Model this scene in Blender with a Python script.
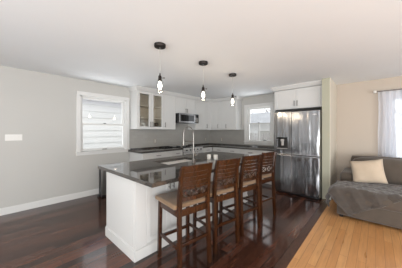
import bpy, bmesh, math, random
from mathutils import Vector, Matrix
random.seed(7)
C = bpy.context.scene
for o in list(bpy.data.objects): bpy.data.objects.remove(o)
col = C.collection
PI = math.pi

# ------------------------------------------------------------------ camera
cam = bpy.data.cameras.new('camera'); co = bpy.data.objects.new('camera', cam); col.objects.link(co)
co.location = (0, 0, 1.37); co.rotation_euler = (PI/2, 0, math.radians(42.65))
cam.sensor_width = 36; cam.lens = 36*189.7/402; cam.shift_y = -2.4/402; cam.clip_start = .05
C.camera = co

# ------------------------------------------------------------------ world, lights, exposure
w = bpy.data.worlds.new('world'); C.world = w; w.use_nodes = True
wn = w.node_tree.nodes; wl = w.node_tree.links
bg = wn['Background']; bg.inputs['Color'].default_value = (.93, .97, 1, 1); bg.inputs['Strength'].default_value = 1.25
C.view_settings.view_transform = 'Standard'; C.view_settings.look = 'None'
C.view_settings.gamma = 1; C.view_settings.use_curve_mapping = False
C.view_settings.exposure = 0.68
def area(name, loc, rot, sx, sy, power, color=(1, 1, 1)):
    l = bpy.data.lights.new(name, 'AREA'); l.shape = 'RECTANGLE'; l.size = sx; l.size_y = sy
    l.energy = power; l.color = color
    o = bpy.data.objects.new(name, l); col.objects.link(o); o.location = loc; o.rotation_euler = rot
    return o
# added fill lamps outside the unseen openings, tilted up to brighten the ceiling
area('fill_rear', (.6, -3.3, .9), (math.radians(142), 0, 0), 4.4, 1.8, 225, (.95, .975, 1))
area('fill_side', (3.8, 0.9, .9), (math.radians(142), 0, PI/2), 4.4, 1.8, 125, (.93, .965, 1))

# added fill lamps below the two kitchen window sills, evening out the ceiling
area('ceiling_fill_left', (-5.25, 1.7, .45), (0, math.radians(-140), 0), .9, 1.5, 28, (.95, .98, 1))
area('ceiling_fill_back', (-2.6, 6.2, .45), (math.radians(-140), 0, 0), 1.3, .9, 38, (.95, .98, 1))

# ------------------------------------------------------------------ materials
def lin(c):
    c = c/255
    return c/12.92 if c <= .04045 else ((c+.055)/1.055)**2.4
def rgb(r, g, b): return (lin(r), lin(g), lin(b), 1)
def mat(name, c, rough=.5, metal=0, spec=.5, noise=0, scale=8, bump=0, bscale=60, coat=0, stretch=None, sheen=0):
    m = bpy.data.materials.new(name); m.use_nodes = True
    n = m.node_tree.nodes; l = m.node_tree.links; b = n['Principled BSDF']
    b.inputs['Base Color'].default_value = c; b.inputs['Roughness'].default_value = rough
    b.inputs['Metallic'].default_value = metal; b.inputs['Specular IOR Level'].default_value = spec
    b.inputs['Coat Weight'].default_value = coat; b.inputs['Sheen Weight'].default_value = sheen
    tc = n.new('ShaderNodeTexCoord'); mp = n.new('ShaderNodeMapping'); l.new(tc.outputs['Object'], mp.inputs[0])
    if stretch: mp.inputs['Scale'].default_value = stretch
    if noise:
        t = n.new('ShaderNodeTexNoise'); t.inputs['Scale'].default_value = scale; t.inputs['Detail'].default_value = 5
        l.new(mp.outputs[0], t.inputs['Vector'])
        r = n.new('ShaderNodeMapRange'); r.inputs[1].default_value = .3; r.inputs[2].default_value = .7
        r.inputs[3].default_value = 1-noise; r.inputs[4].default_value = 1+noise
        l.new(t.outputs[0], r.inputs[0])
        v = n.new('ShaderNodeVectorMath'); v.operation = 'SCALE'; v.inputs[0].default_value = c[:3]
        l.new(r.outputs[0], v.inputs['Scale']); l.new(v.outputs[0], b.inputs['Base Color'])
    if bump:
        t2 = n.new('ShaderNodeTexNoise'); t2.inputs['Scale'].default_value = bscale; l.new(mp.outputs[0], t2.inputs['Vector'])
        bp = n.new('ShaderNodeBump'); bp.inputs['Strength'].default_value = bump; bp.inputs['Distance'].default_value = .01
        l.new(t2.outputs[0], bp.inputs['Height']); l.new(bp.outputs[0], b.inputs['Normal'])
    return m
def plank_mat(name, c1, c2, cm, width, length, rough, grain=.25, spec=.5):
    """boards running along world Y"""
    m = bpy.data.materials.new(name); m.use_nodes = True
    n = m.node_tree.nodes; l = m.node_tree.links; b = n['Principled BSDF']
    tc = n.new('ShaderNodeTexCoord'); mp = n.new('ShaderNodeMapping'); mp.inputs['Rotation'].default_value = (0, 0, PI/2)
    l.new(tc.outputs['Object'], mp.inputs[0])
    br = n.new('ShaderNodeTexBrick'); br.offset = .37; br.inputs['Scale'].default_value = 1
    br.inputs['Brick Width'].default_value = length; br.inputs['Row Height'].default_value = width
    br.inputs['Mortar Size'].default_value = .0022; br.inputs['Mortar Smooth'].default_value = .2; br.inputs['Bias'].default_value = 0
    br.inputs['Color1'].default_value = c1; br.inputs['Color2'].default_value = c2; br.inputs['Mortar'].default_value = cm
    l.new(mp.outputs[0], br.inputs['Vector'])
    mg = n.new('ShaderNodeMapping'); mg.inputs['Scale'].default_value = (14, 1.1, 1); l.new(tc.outputs['Object'], mg.inputs[0])
    g = n.new('ShaderNodeTexNoise'); g.inputs['Scale'].default_value = 3; g.inputs['Detail'].default_value = 6; g.inputs['Distortion'].default_value = .6
    l.new(mg.outputs[0], g.inputs['Vector'])
    r = n.new('ShaderNodeMapRange'); r.inputs[1].default_value = .3; r.inputs[2].default_value = .7
    r.inputs[3].default_value = 1-grain; r.inputs[4].default_value = 1+grain; l.new(g.outputs[0], r.inputs[0])
    v = n.new('ShaderNodeVectorMath'); v.operation = 'SCALE'; l.new(br.outputs[0], v.inputs[0]); l.new(r.outputs[0], v.inputs['Scale'])
    l.new(v.outputs[0], b.inputs['Base Color'])
    r2 = n.new('ShaderNodeMapRange'); r2.inputs[3].default_value = rough*.75; r2.inputs[4].default_value = rough*1.3
    l.new(g.outputs[0], r2.inputs[0]); l.new(r2.outputs[0], b.inputs['Roughness'])
    bp = n.new('ShaderNodeBump'); bp.inputs['Strength'].default_value = .12; bp.inputs['Distance'].default_value = .004
    ad = n.new('ShaderNodeMath'); ad.operation = 'MULTIPLY_ADD'; ad.inputs[1].default_value = .35; l.new(g.outputs[0], ad.inputs[0])
    inv = n.new('ShaderNodeMath'); inv.operation = 'SUBTRACT'; inv.inputs[0].default_value = 1; l.new(br.outputs['Fac'], inv.inputs[1])
    l.new(inv.outputs[0], ad.inputs[2]); l.new(ad.outputs[0], bp.inputs['Height']); l.new(bp.outputs[0], b.inputs['Normal'])
    b.inputs['Specular IOR Level'].default_value = spec
    return m
def wood_mat(name, c1, c2, rough=.35):
    m = bpy.data.materials.new(name); m.use_nodes = True
    n = m.node_tree.nodes; l = m.node_tree.links; b = n['Principled BSDF']
    tc = n.new('ShaderNodeTexCoord'); mp = n.new('ShaderNodeMapping'); mp.inputs['Scale'].default_value = (30, 12, 3)
    l.new(tc.outputs['Object'], mp.inputs[0])
    t = n.new('ShaderNodeTexNoise'); t.inputs['Scale'].default_value = 1.6; t.inputs['Detail'].default_value = 5; t.inputs['Distortion'].default_value = 1
    l.new(mp.outputs[0], t.inputs['Vector'])
    cr = n.new('ShaderNodeValToRGB'); cr.color_ramp.elements[0].position = .3; cr.color_ramp.elements[1].position = .7
    cr.color_ramp.elements[0].color = c1; cr.color_ramp.elements[1].color = c2
    l.new(t.outputs[0], cr.inputs[0]); l.new(cr.outputs[0], b.inputs['Base Color']); b.inputs['Roughness'].default_value = rough
    return m
def glass_mat(name, tint=(1, 1, 1, 1), refl=.08, fres=True):
    """thin clear glass: straight-through transparency plus a mirror reflection"""
    m = bpy.data.materials.new(name); m.use_nodes = True
    n = m.node_tree.nodes; l = m.node_tree.links; n.remove(n['Principled BSDF'])
    t = n.new('ShaderNodeBsdfTransparent'); t.inputs[0].default_value = tint
    g = n.new('ShaderNodeBsdfGlossy'); g.inputs['Roughness'].default_value = .02
    mx = n.new('ShaderNodeMixShader'); lw = n.new('ShaderNodeLayerWeight')
    pw = n.new('ShaderNodeMath'); pw.operation = 'POWER'; pw.inputs[1].default_value = 4; l.new(lw.outputs['Facing'], pw.inputs[0])
    ml = n.new('ShaderNodeMath'); ml.operation = 'MULTIPLY_ADD'; ml.inputs[1].default_value = .45; ml.inputs[2].default_value = refl
    l.new(pw.outputs[0], ml.inputs[0]); l.new(ml.outputs[0], mx.inputs[0]); l.new(t.outputs[0], mx.inputs[1]); l.new(g.outputs[0], mx.inputs[2])
    l.new(mx.outputs[0], n['Material Output'].inputs[0])
    return m
def emit_mat(name, c, s):
    m = bpy.data.materials.new(name); m.use_nodes = True
    b = m.node_tree.nodes['Principled BSDF']; b.inputs['Base Color'].default_value = c
    b.inputs['Emission Color'].default_value = c; b.inputs['Emission Strength'].default_value = s
    return m
def granite_mat(name):
    m = mat(name, rgb(52, 49, 47), rough=.035, spec=1.0)
    n = m.node_tree.nodes; l = m.node_tree.links; b = n['Principled BSDF']
    tc = n.new('ShaderNodeTexCoord'); v = n.new('ShaderNodeTexNoise'); v.inputs['Scale'].default_value = 120; v.inputs['Detail'].default_value = 3
    l.new(tc.outputs['Object'], v.inputs['Vector'])
    cr = n.new('ShaderNodeValToRGB'); e = cr.color_ramp.elements
    e[0].position = .38; e[0].color = rgb(34, 32, 31); e[1].position = .7; e[1].color = rgb(92, 86, 80)
    l.new(v.outputs[0], cr.inputs[0]); l.new(cr.outputs[0], b.inputs['Base Color'])
    return m
def tile_mat(name, c, cm, tw, th, rough, face):
    m = mat(name, c, rough=rough)
    n = m.node_tree.nodes; l = m.node_tree.links; b = n['Principled BSDF']
    tc = n.new('ShaderNodeTexCoord'); mp = n.new('ShaderNodeMapping')
    mp.inputs['Rotation'].default_value = (PI/2, 0, 0) if face == 'y' else (PI/2, 0, PI/2)
    sx = n.new('ShaderNodeSeparateXYZ'); cx = n.new('ShaderNodeCombineXYZ'); l.new(tc.outputs['Object'], sx.inputs[0])
    l.new(sx.outputs['X' if face == 'y' else 'Y'], cx.inputs[0]); l.new(sx.outputs['Z'], cx.inputs[1])
    br = n.new('ShaderNodeTexBrick'); br.inputs['Scale'].default_value = 1; br.inputs['Brick Width'].default_value = tw
    br.inputs['Row Height'].default_value = th; br.inputs['Mortar Size'].default_value = .0015
    br.inputs['Color1'].default_value = c; br.inputs['Color2'].default_value = tuple(x*.93 for x in c[:3])+(1,); br.inputs['Mortar'].default_value = cm
    l.new(cx.outputs[0], br.inputs['Vector']); l.new(br.outputs[0], b.inputs['Base Color'])
    return m
def siding_mat(name, c):
    m = mat(name, c, rough=.7); return m

M = {}
M['wall'] = mat('wall_paint', rgb(184, 182, 177), rough=.6, noise=.012, scale=1.5)
M['beige'] = mat('beige_wall_paint', rgb(184, 171, 156), rough=.6, noise=.012, scale=1.5)
M['cream'] = mat('cream_wall_paint', rgb(214, 206, 190), rough=.6)
M['green'] = mat('sage_wall_paint', rgb(166, 164, 144), rough=.6)
M['ceil'] = mat('ceiling_paint', rgb(229, 231, 232), rough=.8, noise=.008, scale=2)
M['trim'] = mat('white_trim_paint', rgb(212, 211, 208), rough=.35)
M['cab'] = mat('white_cabinet_paint', rgb(202, 201, 198), rough=.3)
M['cabin'] = mat('cabinet_interior', rgb(218, 208, 194), rough=.5, noise=.08, scale=4, stretch=(1, 1, 6))
M['dark'] = plank_mat('dark_hardwood', rgb(90, 54, 40), rgb(38, 23, 17), rgb(9, 6, 5), .095, 1.3, .12, spec=.62)
M['oak'] = plank_mat('light_oak_boards', rgb(200, 150, 98), rgb(184, 131, 80), rgb(146, 102, 62), .075, 1.1, .3, grain=.12)
M['strip'] = wood_mat('dark_threshold_wood', rgb(60, 38, 28), rgb(84, 56, 42), .3)
M['granite'] = granite_mat('dark_granite')
M['tile_y'] = tile_mat('taupe_tile_back', rgb(160, 157, 151), rgb(146, 143, 138), .15, .075, .3, 'y')
M['tile_x'] = tile_mat('taupe_tile_left', rgb(160, 157, 151), rgb(146, 143, 138), .15, .075, .3, 'x')
M['steel'] = mat('brushed_steel', rgb(178, 178, 180), rough=.24, metal=1, noise=.05, scale=3, stretch=(40, 40, 1))
M['fsteel'] = mat('fridge_steel', rgb(168, 168, 170), rough=.16, metal=1)
M['lsteel'] = mat('satin_light_steel', rgb(205, 204, 202), rough=.35, metal=.55)
M['dsteel'] = mat('dark_steel', rgb(70, 69, 68), rough=.35, metal=1)
M['black'] = mat('black_plastic', rgb(22, 22, 23), rough=.3)
M['blackglass'] = mat('black_glass', rgb(12, 12, 13), rough=.05, spec=.6)
M['bronze'] = mat('dark_bronze', rgb(46, 40, 37), rough=.4, metal=.7)
M['nickel'] = mat('satin_nickel', rgb(112, 108, 103), rough=.28, metal=1)
M['stool'] = wood_mat('brown_stool_wood', rgb(38, 19, 8), rgb(62, 32, 13), .22)
M['seat'] = mat('tan_seat_fabric', rgb(122, 97, 71), rough=.85, noise=.06, scale=40, bump=.2, bscale=300, sheen=.2)
M['sofa'] = mat('taupe_sofa_fabric', rgb(80, 70, 60), rough=.9, noise=.07, scale=12, bump=.3, bscale=200, sheen=.3)
M['throw'] = mat('grey_throw_fabric', rgb(72, 64, 57), rough=.95, noise=.1, scale=25, bump=.5, bscale=140, sheen=.4)
M['pillow'] = mat('cream_pillow_fabric', rgb(190, 172, 150), rough=.9, noise=.04, scale=10, bump=.2, bscale=200, sheen=.2)
M['glass'] = glass_mat('window_glass', refl=.05)
M['cglass'] = glass_mat('cabinet_glass', tint=(.9, .9, .88, 1), refl=.06)
M['jar'] = glass_mat('pendant_glass', tint=(.96, .96, .96, 1), refl=.04)
M['bulb'] = emit_mat('glowing_bulb', (1, .92, .80, 1), 2.5)
M['ceramic'] = mat('white_ceramic', rgb(232, 228, 220), rough=.25)
M['plate'] = mat('white_plastic', rgb(222, 220, 215), rough=.4)
M['slot'] = mat('grey_plastic', rgb(170, 167, 162), rough=.5)
M['tan'] = mat('tan_plastic', rgb(150, 140, 126), rough=.5)
M['bin'] = mat('bin_steel', rgb(120, 118, 115), rough=.35, metal=.8)
M['siding'] = mat('pale_siding', rgb(216, 215, 212), rough=.7)
M['soffit'] = mat('lilac_soffit', rgb(128, 128, 160), rough=.7)
M['snow'] = mat('snow', rgb(246, 248, 252), rough=.8, noise=.03, scale=1)
M['roof'] = mat('snow_dusted_shingles', rgb(160, 161, 164), rough=.8, noise=.12, scale=3)
M['bark'] = mat('tree_bark', rgb(96, 88, 82), rough=.9, noise=.2, scale=6)
M['hedge'] = mat('evergreen_needles', rgb(86, 92, 84), rough=.9, noise=.3, scale=12)
M['fence'] = mat('pale_fence_wood', rgb(150, 146, 142), rough=.8, noise=.06, scale=6)
M['jarred'] = mat('brown_jar_contents', rgb(92, 72, 56), rough=.4)
def curtain_mat():
    m = bpy.data.materials.new('sheer_curtain'); m.use_nodes = True
    n = m.node_tree.nodes; l = m.node_tree.links; n.remove(n['Principled BSDF'])
    d = n.new('ShaderNodeBsdfDiffuse'); d.inputs[0].default_value = rgb(244, 245, 250)
    t = n.new('ShaderNodeBsdfTranslucent'); t.inputs[0].default_value = rgb(232, 236, 246)
    p = n.new('ShaderNodeBsdfTransparent'); a = n.new('ShaderNodeMixShader'); a.inputs[0].default_value = .5
    b = n.new('ShaderNodeMixShader'); b.inputs[0].default_value = .3
    l.new(d.outputs[0], a.inputs[1]); l.new(t.outputs[0], a.inputs[2]); l.new(a.outputs[0], b.inputs[1]); l.new(p.outputs[0], b.inputs[2])
    l.new(b.outputs[0], n['Material Output'].inputs[0]); return m
M['curtain'] = curtain_mat()
def fridge_steel():
    """brushed steel door skin with the slight vertical waviness that bends its reflections"""
    m = M['fsteel']; n = m.node_tree.nodes; l = m.node_tree.links; b = n['Principled BSDF']
    tc = n.new('ShaderNodeTexCoord'); mp = n.new('ShaderNodeMapping'); mp.inputs['Scale'].default_value = (7, 1, 1.3)
    l.new(tc.outputs['Object'], mp.inputs[0])
    t = n.new('ShaderNodeTexNoise'); t.inputs['Scale'].default_value = 1.2; t.inputs['Detail'].default_value = 1.5; l.new(mp.outputs[0], t.inputs['Vector'])
    bp = n.new('ShaderNodeBump'); bp.inputs['Strength'].default_value = .55; bp.inputs['Distance'].default_value = .02
    l.new(t.outputs[0], bp.inputs['Height']); l.new(bp.outputs[0], b.inputs['Normal'])
fridge_steel()

# ------------------------------------------------------------------ mesh helpers
def new_bm(): return bmesh.new()
def xf(bm, verts, loc=(0, 0, 0), rot=None):
    if rot is not None: bmesh.ops.rotate(bm, verts=verts, cent=(0, 0, 0), matrix=rot)
    bmesh.ops.translate(bm, verts=verts, vec=loc)
def add_box(bm, x0, x1, y0, y1, z0, z1, bev=0, seg=2, mi=0):
    r = bmesh.ops.create_cube(bm, size=1); vs = r['verts']
    bmesh.ops.scale(bm, verts=vs, vec=(abs(x1-x0), abs(y1-y0), abs(z1-z0)))
    bmesh.ops.translate(bm, verts=vs, vec=((x0+x1)/2, (y0+y1)/2, (z0+z1)/2))
    fs = {f for v in vs for f in v.link_faces}
    for f in fs: f.material_index = mi
    if bev:
        es = list({e for v in vs for e in v.link_edges})
        r = bmesh.ops.bevel(bm, geom=es, offset=bev, segments=seg, profile=.5, affect='EDGES')
        for f in r['faces']: f.material_index = mi
    return bm
def add_cyl(bm, p0, p1, r0, r1=None, seg=16, caps=True):
    r1 = r0 if r1 is None else r1
    p0, p1 = Vector(p0), Vector(p1); d = p1-p0
    r = bmesh.ops.create_cone(bm, cap_ends=caps, segments=seg, radius1=r0, radius2=r1, depth=d.length)
    q = d.to_track_quat('Z', 'Y').to_matrix()
    xf(bm, r['verts'], (p0+p1)/2, q)
    return bm
def add_tube(bm, pts, rad, seg=8):
    pts = [Vector(p) for p in pts]; rings = []
    n = len(pts); up = Vector((.3, .2, 1)).normalized()
    for i, p in enumerate(pts):
        t = (pts[min(i+1, n-1)]-pts[max(i-1, 0)]).normalized()
        a = t.cross(up)
        if a.length < .1: a = t.cross(Vector((1, 0, 0)))
        a.normalize()
        if rings and a.dot(prev) < 0: a = -a
        if rings:
            a = (prev - t*prev.dot(t)).normalized()
        prev = a; b = t.cross(a)
        r = rad(i/(n-1)) if callable(rad) else rad
        rings.append([bm.verts.new(p + a*r*math.cos(k*2*PI/seg) + b*r*math.sin(k*2*PI/seg)) for k in range(seg)])
    for i in range(n-1):
        for k in range(seg):
            bm.faces.new((rings[i][k], rings[i][(k+1) % seg], rings[i+1][(k+1) % seg], rings[i+1][k]))
    bm.faces.new(rings[0][::-1]); bm.faces.new(rings[-1])
    return bm
def add_lathe(bm, prof, loc=(0, 0, 0), seg=24, cap=True):
    rings = []
    for r, z in prof:
        if r < 1e-6: rings.append([bm.verts.new((loc[0], loc[1], loc[2]+z))])
        else: rings.append([bm.verts.new((loc[0]+r*math.cos(k*2*PI/seg), loc[1]+r*math.sin(k*2*PI/seg), loc[2]+z)) for k in range(seg)])
    for a, b in zip(rings, rings[1:]):
        for k in range(seg):
            j = (k+1) % seg
            if len(a) == 1 and len(b) == 1: continue
            if len(a) == 1: bm.faces.new((a[0], b[j], b[k]))
            elif len(b) == 1: bm.faces.new((a[k], a[j], b[0]))
            else: bm.faces.new((a[k], a[j], b[j], b[k]))
    return bm
def add_bar(bm, p0, p1, w, d, bev=.003, side=(1, 0, 0)):
    """straight rectangular bar from p0 to p1, w along 'side', d across"""
    p0, p1 = Vector(p0), Vector(p1); t = (p1-p0).normalized(); s = Vector(side); s = (s-t*s.dot(t)).normalized(); u = t.cross(s)
    r = bmesh.ops.create_cube(bm, size=1); vs = r['verts']
    bmesh.ops.scale(bm, verts=vs, vec=(w, d, (p1-p0).length))
    m = Matrix((s, u, t)).transposed()
    if m.determinant() < 0: m = Matrix((s, -u, t)).transposed()
    xf(bm, vs, (p0+p1)/2, m)
    if bev: bmesh.ops.bevel(bm, geom=list({e for v in vs for e in v.link_edges}), offset=bev, segments=2, profile=.5, affect='EDGES')
    return bm
def obj(name, bm, mats, parent=None, smooth=False, label=None):
    bmesh.ops.recalc_face_normals(bm, faces=bm.faces)
    me = bpy.data.meshes.new(name); bm.to_mesh(me); bm.free()
    if not isinstance(mats, (list, tuple)): mats = [mats]
    for m in mats: me.materials.append(m)
    o = bpy.data.objects.new(name, me); col.objects.link(o)
    if smooth:
        for p in me.polygons: p.use_smooth = True
        if smooth != 'all':
            try: me.set_sharp_from_angle(angle=math.radians(40))
            except Exception: pass
    if parent: o.parent = parent
    if label: o['label'] = label
    return o
def thing(name, label, cat, loc=(0, 0, 0), rz=0, group=None):
    o = bpy.data.objects.new(name, None); col.objects.link(o); o.empty_display_size = .1
    o.location = loc; o.rotation_euler = (0, 0, rz); o['label'] = label; o['category'] = cat
    if group: o['group'] = group
    return o
def tag(o, label, cat, group=None):
    o['label'] = label; o['category'] = cat
    if group: o['group'] = group
    return o
def struct(name, bm=None, m=None):
    if bm is None:
        o = bpy.data.objects.new(name, None); col.objects.link(o); o.empty_display_size = .1
    else: o = obj(name, bm, m)
    o['kind'] = 'structure'
    return o
def copy_tree(o, parent=None):
    c = o.copy(); col.objects.link(c)
    if parent: c.parent = parent
    for ch in list(o.children): copy_tree(ch, c)
    return c
def bx(*a, **k): return add_box(new_bm(), *a, **k)

# ------------------------------------------------------------------ room shell
H = 2.453; XL = -4.507; YB = 5.37; XP0, XP1 = -.812, -.67
YR = -3.0; XR = 3.4
struct('floor', bx(XL-.1, -.74, YR, YB+.1, -.06, 0), M['dark'])
struct('floor', bx(-.66, XR, YR, YB+.1, -.06, 0), M['oak'])
b = bx(-.74, -.66, YR, YB, -.06, .006, bev=.003); add_box(b, -.755, -.725, YR, YB, 0.0005, .004)
struct('trim_1', b, M['strip'])
struct('ceiling', bx(XL-.1, XR, YR, YB+.1, H, H+.08), M['ceil'])
# left wall with window opening
W1 = (1.20, 2.18, .95, 2.13)      # y0,y1,z0,z1 clear opening
b = bx(XL-.14, XL, YR, W1[0], 0, H); add_box(b, XL-.14, XL, W1[1], YB+.14, 0, H)
add_box(b, XL-.14, XL, W1[0], W1[1], 0, W1[2]); add_box(b, XL-.14, XL, W1[0], W1[1], W1[3], H)
struct('wall_left', b, M['wall'])
# back wall, kitchen half
W2 = (-2.98, -2.21, 1.06, 2.12)   # x0,x1,z0,z1
b = bx(XL, W2[0], YB, YB+.14, 0, H); add_box(b, W2[1], XP0+.06, YB, YB+.14, 0, H)
add_box(b, W2[0], W2[1], YB, YB+.14, 0, W2[2]); add_box(b, W2[0], W2[1], YB, YB+.14, W2[3], H)
struct('wall_back', b, M['wall'])
# back wall, living half
W3 = (.22, 1.32, .80, 2.08)
b = bx(XP0+.06, W3[0], YB, YB+.14, 0, H); add_box(b, W3[1], XR+.12, YB, YB+.14, 0, H)
add_box(b, W3[0], W3[1], YB, YB+.14, 0, W3[2]); add_box(b, W3[0], W3[1], YB, YB+.14, W3[3], H)
struct('wall_back', b, M['beige'])
# stub wall beside the fridge: sage front end, cream living-room side
b = bx(XP0, XP1-.006, 4.54, YB, 0, H); struct('wall_partition', b, M['green'])
b = bx(XP1-.006, XP1, 4.54, YB, 0, H); struct('wall_partition', b, M['cream'])
# unseen rear and right walls; openings and narrow gaps shaped for light and fridge streaks
b = bx(XL-.14, -3.75, YR-.14, YR, 0, H); add_box(b, XR-.4, XR+.12, YR-.14, YR, 0, H)
add_box(b, -3.45, -2.75, YR-.14, YR, 0, H); add_box(b, -2.6, -1.7, YR-.14, YR, 0, H)
add_box(b, -3.75, XR-.4, YR-.14, YR, 2.25, H); add_box(b, -3.75, -2.6, YR-.14, YR, 0, .5); struct('wall_rear', b, M['wall'])
b = bx(XR, XR+.12, 3.2, YB, 0, H); add_box(b, XR, XR+.12, YR, -1.4, 0, H); add_box(b, XR, XR+.12, -1.4, 3.2, 2.25, H)
struct('wall_right', b, M['beige'])
# baseboards
def baseboard(name, x0, x1, y0, y1, axis):
    if axis == 'x+': b = bx(x0, x0+.014, y0, y1, 0, .1); add_box(b, x0, x0+.009, y0, y1, .1, .115)
    else: b = bx(x0, x1, y0-.014, y0, 0, .1); add_box(b, x0, x1, y0-.009, y0, .1, .115)
    struct(name, b, M['trim'])
baseboard('baseboard_left', XL, 0, YR, 2.29, 'x+')
baseboard('baseboard_back', XP1+.014, XR, YB, 0, 'y')
baseboard('baseboard_partition', XP1, 0, 4.54, YB, 'x+')

# windows ------------------------------------------------------------
def window_x(name, y0, y1, z0, z1, X):
    """double-hung window in a wall facing +X"""
    r = struct(name)
    f = new_bm(); c = .075
    add_box(f, X, X+.02, y0-c, y0, z0-.02, z1+c, bev=.003); add_box(f, X, X+.02, y1, y1+c, z0-.02, z1+c, bev=.003)
    add_box(f, X, X+.024, y0-c, y1+c, z1, z1+c, bev=.003); add_box(f, X, X+.02, y0-c, y1+c, z0-.075, z0-.015, bev=.003)
    add_box(f, X-.14, X+.045, y0-c-.01, y1+c+.01, z0-.02, z0, bev=.004)      # stool
    add_box(f, X-.14, X, y0, y0+.02, z0, z1); add_box(f, X-.14, X, y1-.02, y1, z0, z1); add_box(f, X-.14, X, y0, y1, z1-.02, z1)
    obj('window_frame', f, M['trim'], r)
    zm = (z0+z1)/2-.012
    for nm, xa, za, zb in (('upper_sash', X-.115, zm-.02, z1-.02), ('lower_sash', X-.07, z0, zm+.02)):
        s = new_bm(); t = .038; ya, yb = y0+.02, y1-.02
        add_box(s, xa, xa+.035, ya, ya+t, za, zb); add_box(s, xa, xa+.035, yb-t, yb, za, zb)
        add_box(s, xa, xa+.035, ya+t, yb-t, za, za+(t if nm == 'upper_sash' else .055)); add_box(s, xa, xa+.035, ya+t, yb-t, zb-t, zb)
        so = obj(nm, s, M['trim'], r)
        obj('pane', bx(xa+.015, xa+.019, ya+t-.005, yb-t+.005, za+.03, zb-t+.005), M['glass'], so)
    obj('sash_lock', bx(X-.035, X-.01, (y0+y1)/2-.025, (y0+y1)/2+.025, zm+.02, zm+.035, bev=.003), M['bronze'], r)
    obj('sash_lift', bx(X-.035, X-.02, (y0+y1)/2-.05, (y0+y1)/2+.05, z0+.018, z0+.032, bev=.003), M['bronze'], r)
    return r
def window_y(name, x0, x1, z0, z1, Y, ratio=.5, mull=True):
    r = struct(name)
    f = new_bm(); c = .085
    add_box(f, x0-c, x0, Y-.02, Y, z0-.02, z1+c, bev=.003); add_box(f, x1, x1+c, Y-.02, Y, z0-.02, z1+c, bev=.003)
    add_box(f, x0-c, x1+c, Y-.024, Y, z1, z1+c, bev=.003); add_box(f, x0-c, x1+c, Y-.02, Y, z0-.08, z0-.015, bev=.003)
    add_box(f, x0-c-.01, x1+c+.01, Y-.045, Y+.14, z0-.02, z0, bev=.004)
    add_box(f, x0, x0+.02, Y, Y+.14, z0, z1); add_box(f, x1-.02, x1, Y, Y+.14, z0, z1); add_box(f, x0, x1, Y, Y+.14, z1-.02, z1)
    obj('window_frame', f, M['trim'], r)
    zm = z0+(z1-z0)*ratio
    for nm, ya, za, zb in (('upper_sash', Y+.08, zm-.02, z1-.02), ('lower_sash', Y+.035, z0, zm+.02)):
        s = new_bm(); t = .04; xa, xb = x0+.02, x1-.02
        add_box(s, xa, xa+t, ya, ya+.035, za, zb); add_box(s, xb-t, xb, ya, ya+.035, za, zb)
        add_box(s, xa+t, xb-t, ya, ya+.035, za, za+t); add_box(s, xa+t, xb-t, ya, ya+.035, zb-t, zb)
        if mull and nm == 'lower_sash': add_box(s, (xa+xb)/2-.018, (xa+xb)/2+.018, ya+.004, ya+.03, za+t, zb-t)
        so = obj(nm, s, M['trim'], r)
        obj('pane', bx(xa+t-.005, xb-t+.005, ya+.015, ya+.019, za+t-.005, zb-t+.005), M['glass'], so)
    obj('sash_lock', bx((x0+x1)/2-.025, (x0+x1)/2+.025, Y+.0, Y+.03, zm+.02, zm+.035, bev=.003), M['bronze'], r)
    return r
window_x('window_1', *W1, XL)
window_y('window_2', *W2, YB, ratio=.52)
window_y('window_3', *W3, YB, mull=False)

# ------------------------------------------------------------------ outside the windows
struct('ground', bx(-40, 40, 5.6, 40, -.5, -.4), M['snow'])
struct('ground', bx(-40, -4.8, -20, 5.6, -.5, -.4), M['snow'])
nh = thing('neighbouring_house', 'pale sided neighbouring house seen close through the left window', 'house', (-7.6, 2.5, -.42))
b = new_bm()
for k in range(13):
    z = .0+k*.23
    v = [(-.02, z), (.035, z), (-.004, z+.23), (-.02, z+.23)]
    a0 = [b.verts.new((x, -5, zz)) for x, zz in v]; a1 = [b.verts.new((x, 6, zz)) for x, zz in v]
    for i in range(4): b.faces.new((a0[i], a0[(i+1) % 4], a1[(i+1) % 4], a1[i]))
    b.faces.new(a0); b.faces.new(a1[::-1])
add_box(b, -3, -.02, -5, 6, 0, 2.99)
obj('siding', b, M['siding'], nh)
obj('soffit', bx(-.3, .38, -5.2, 6.2, 2.99, 3.06), M['soffit'], nh, label='lilac grey soffit')
b = new_bm(); v0 = [b.verts.new((.42, y, 3.06)) for y in (-5.2, 6.2)]; v1 = [b.verts.new((.42, y, 3.14)) for y in (-5.2, 6.2)]
v2 = [b.verts.new((-2.2, y, 3.75)) for y in (-5.2, 6.2)]; v3 = [b.verts.new((-2.2, y, 3.06)) for y in (-5.2, 6.2)]
for q in ((v0, v1), (v1, v2), (v2, v3), (v3, v0)): b.faces.new((q[0][0], q[0][1], q[1][1], q[1][0]))
for i in (0, 1): b.faces.new((v0[i], v1[i], v2[i], v3[i]))
obj('roof', b, M['roof'], nh, label='snow dusted grey roof edge')
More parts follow.
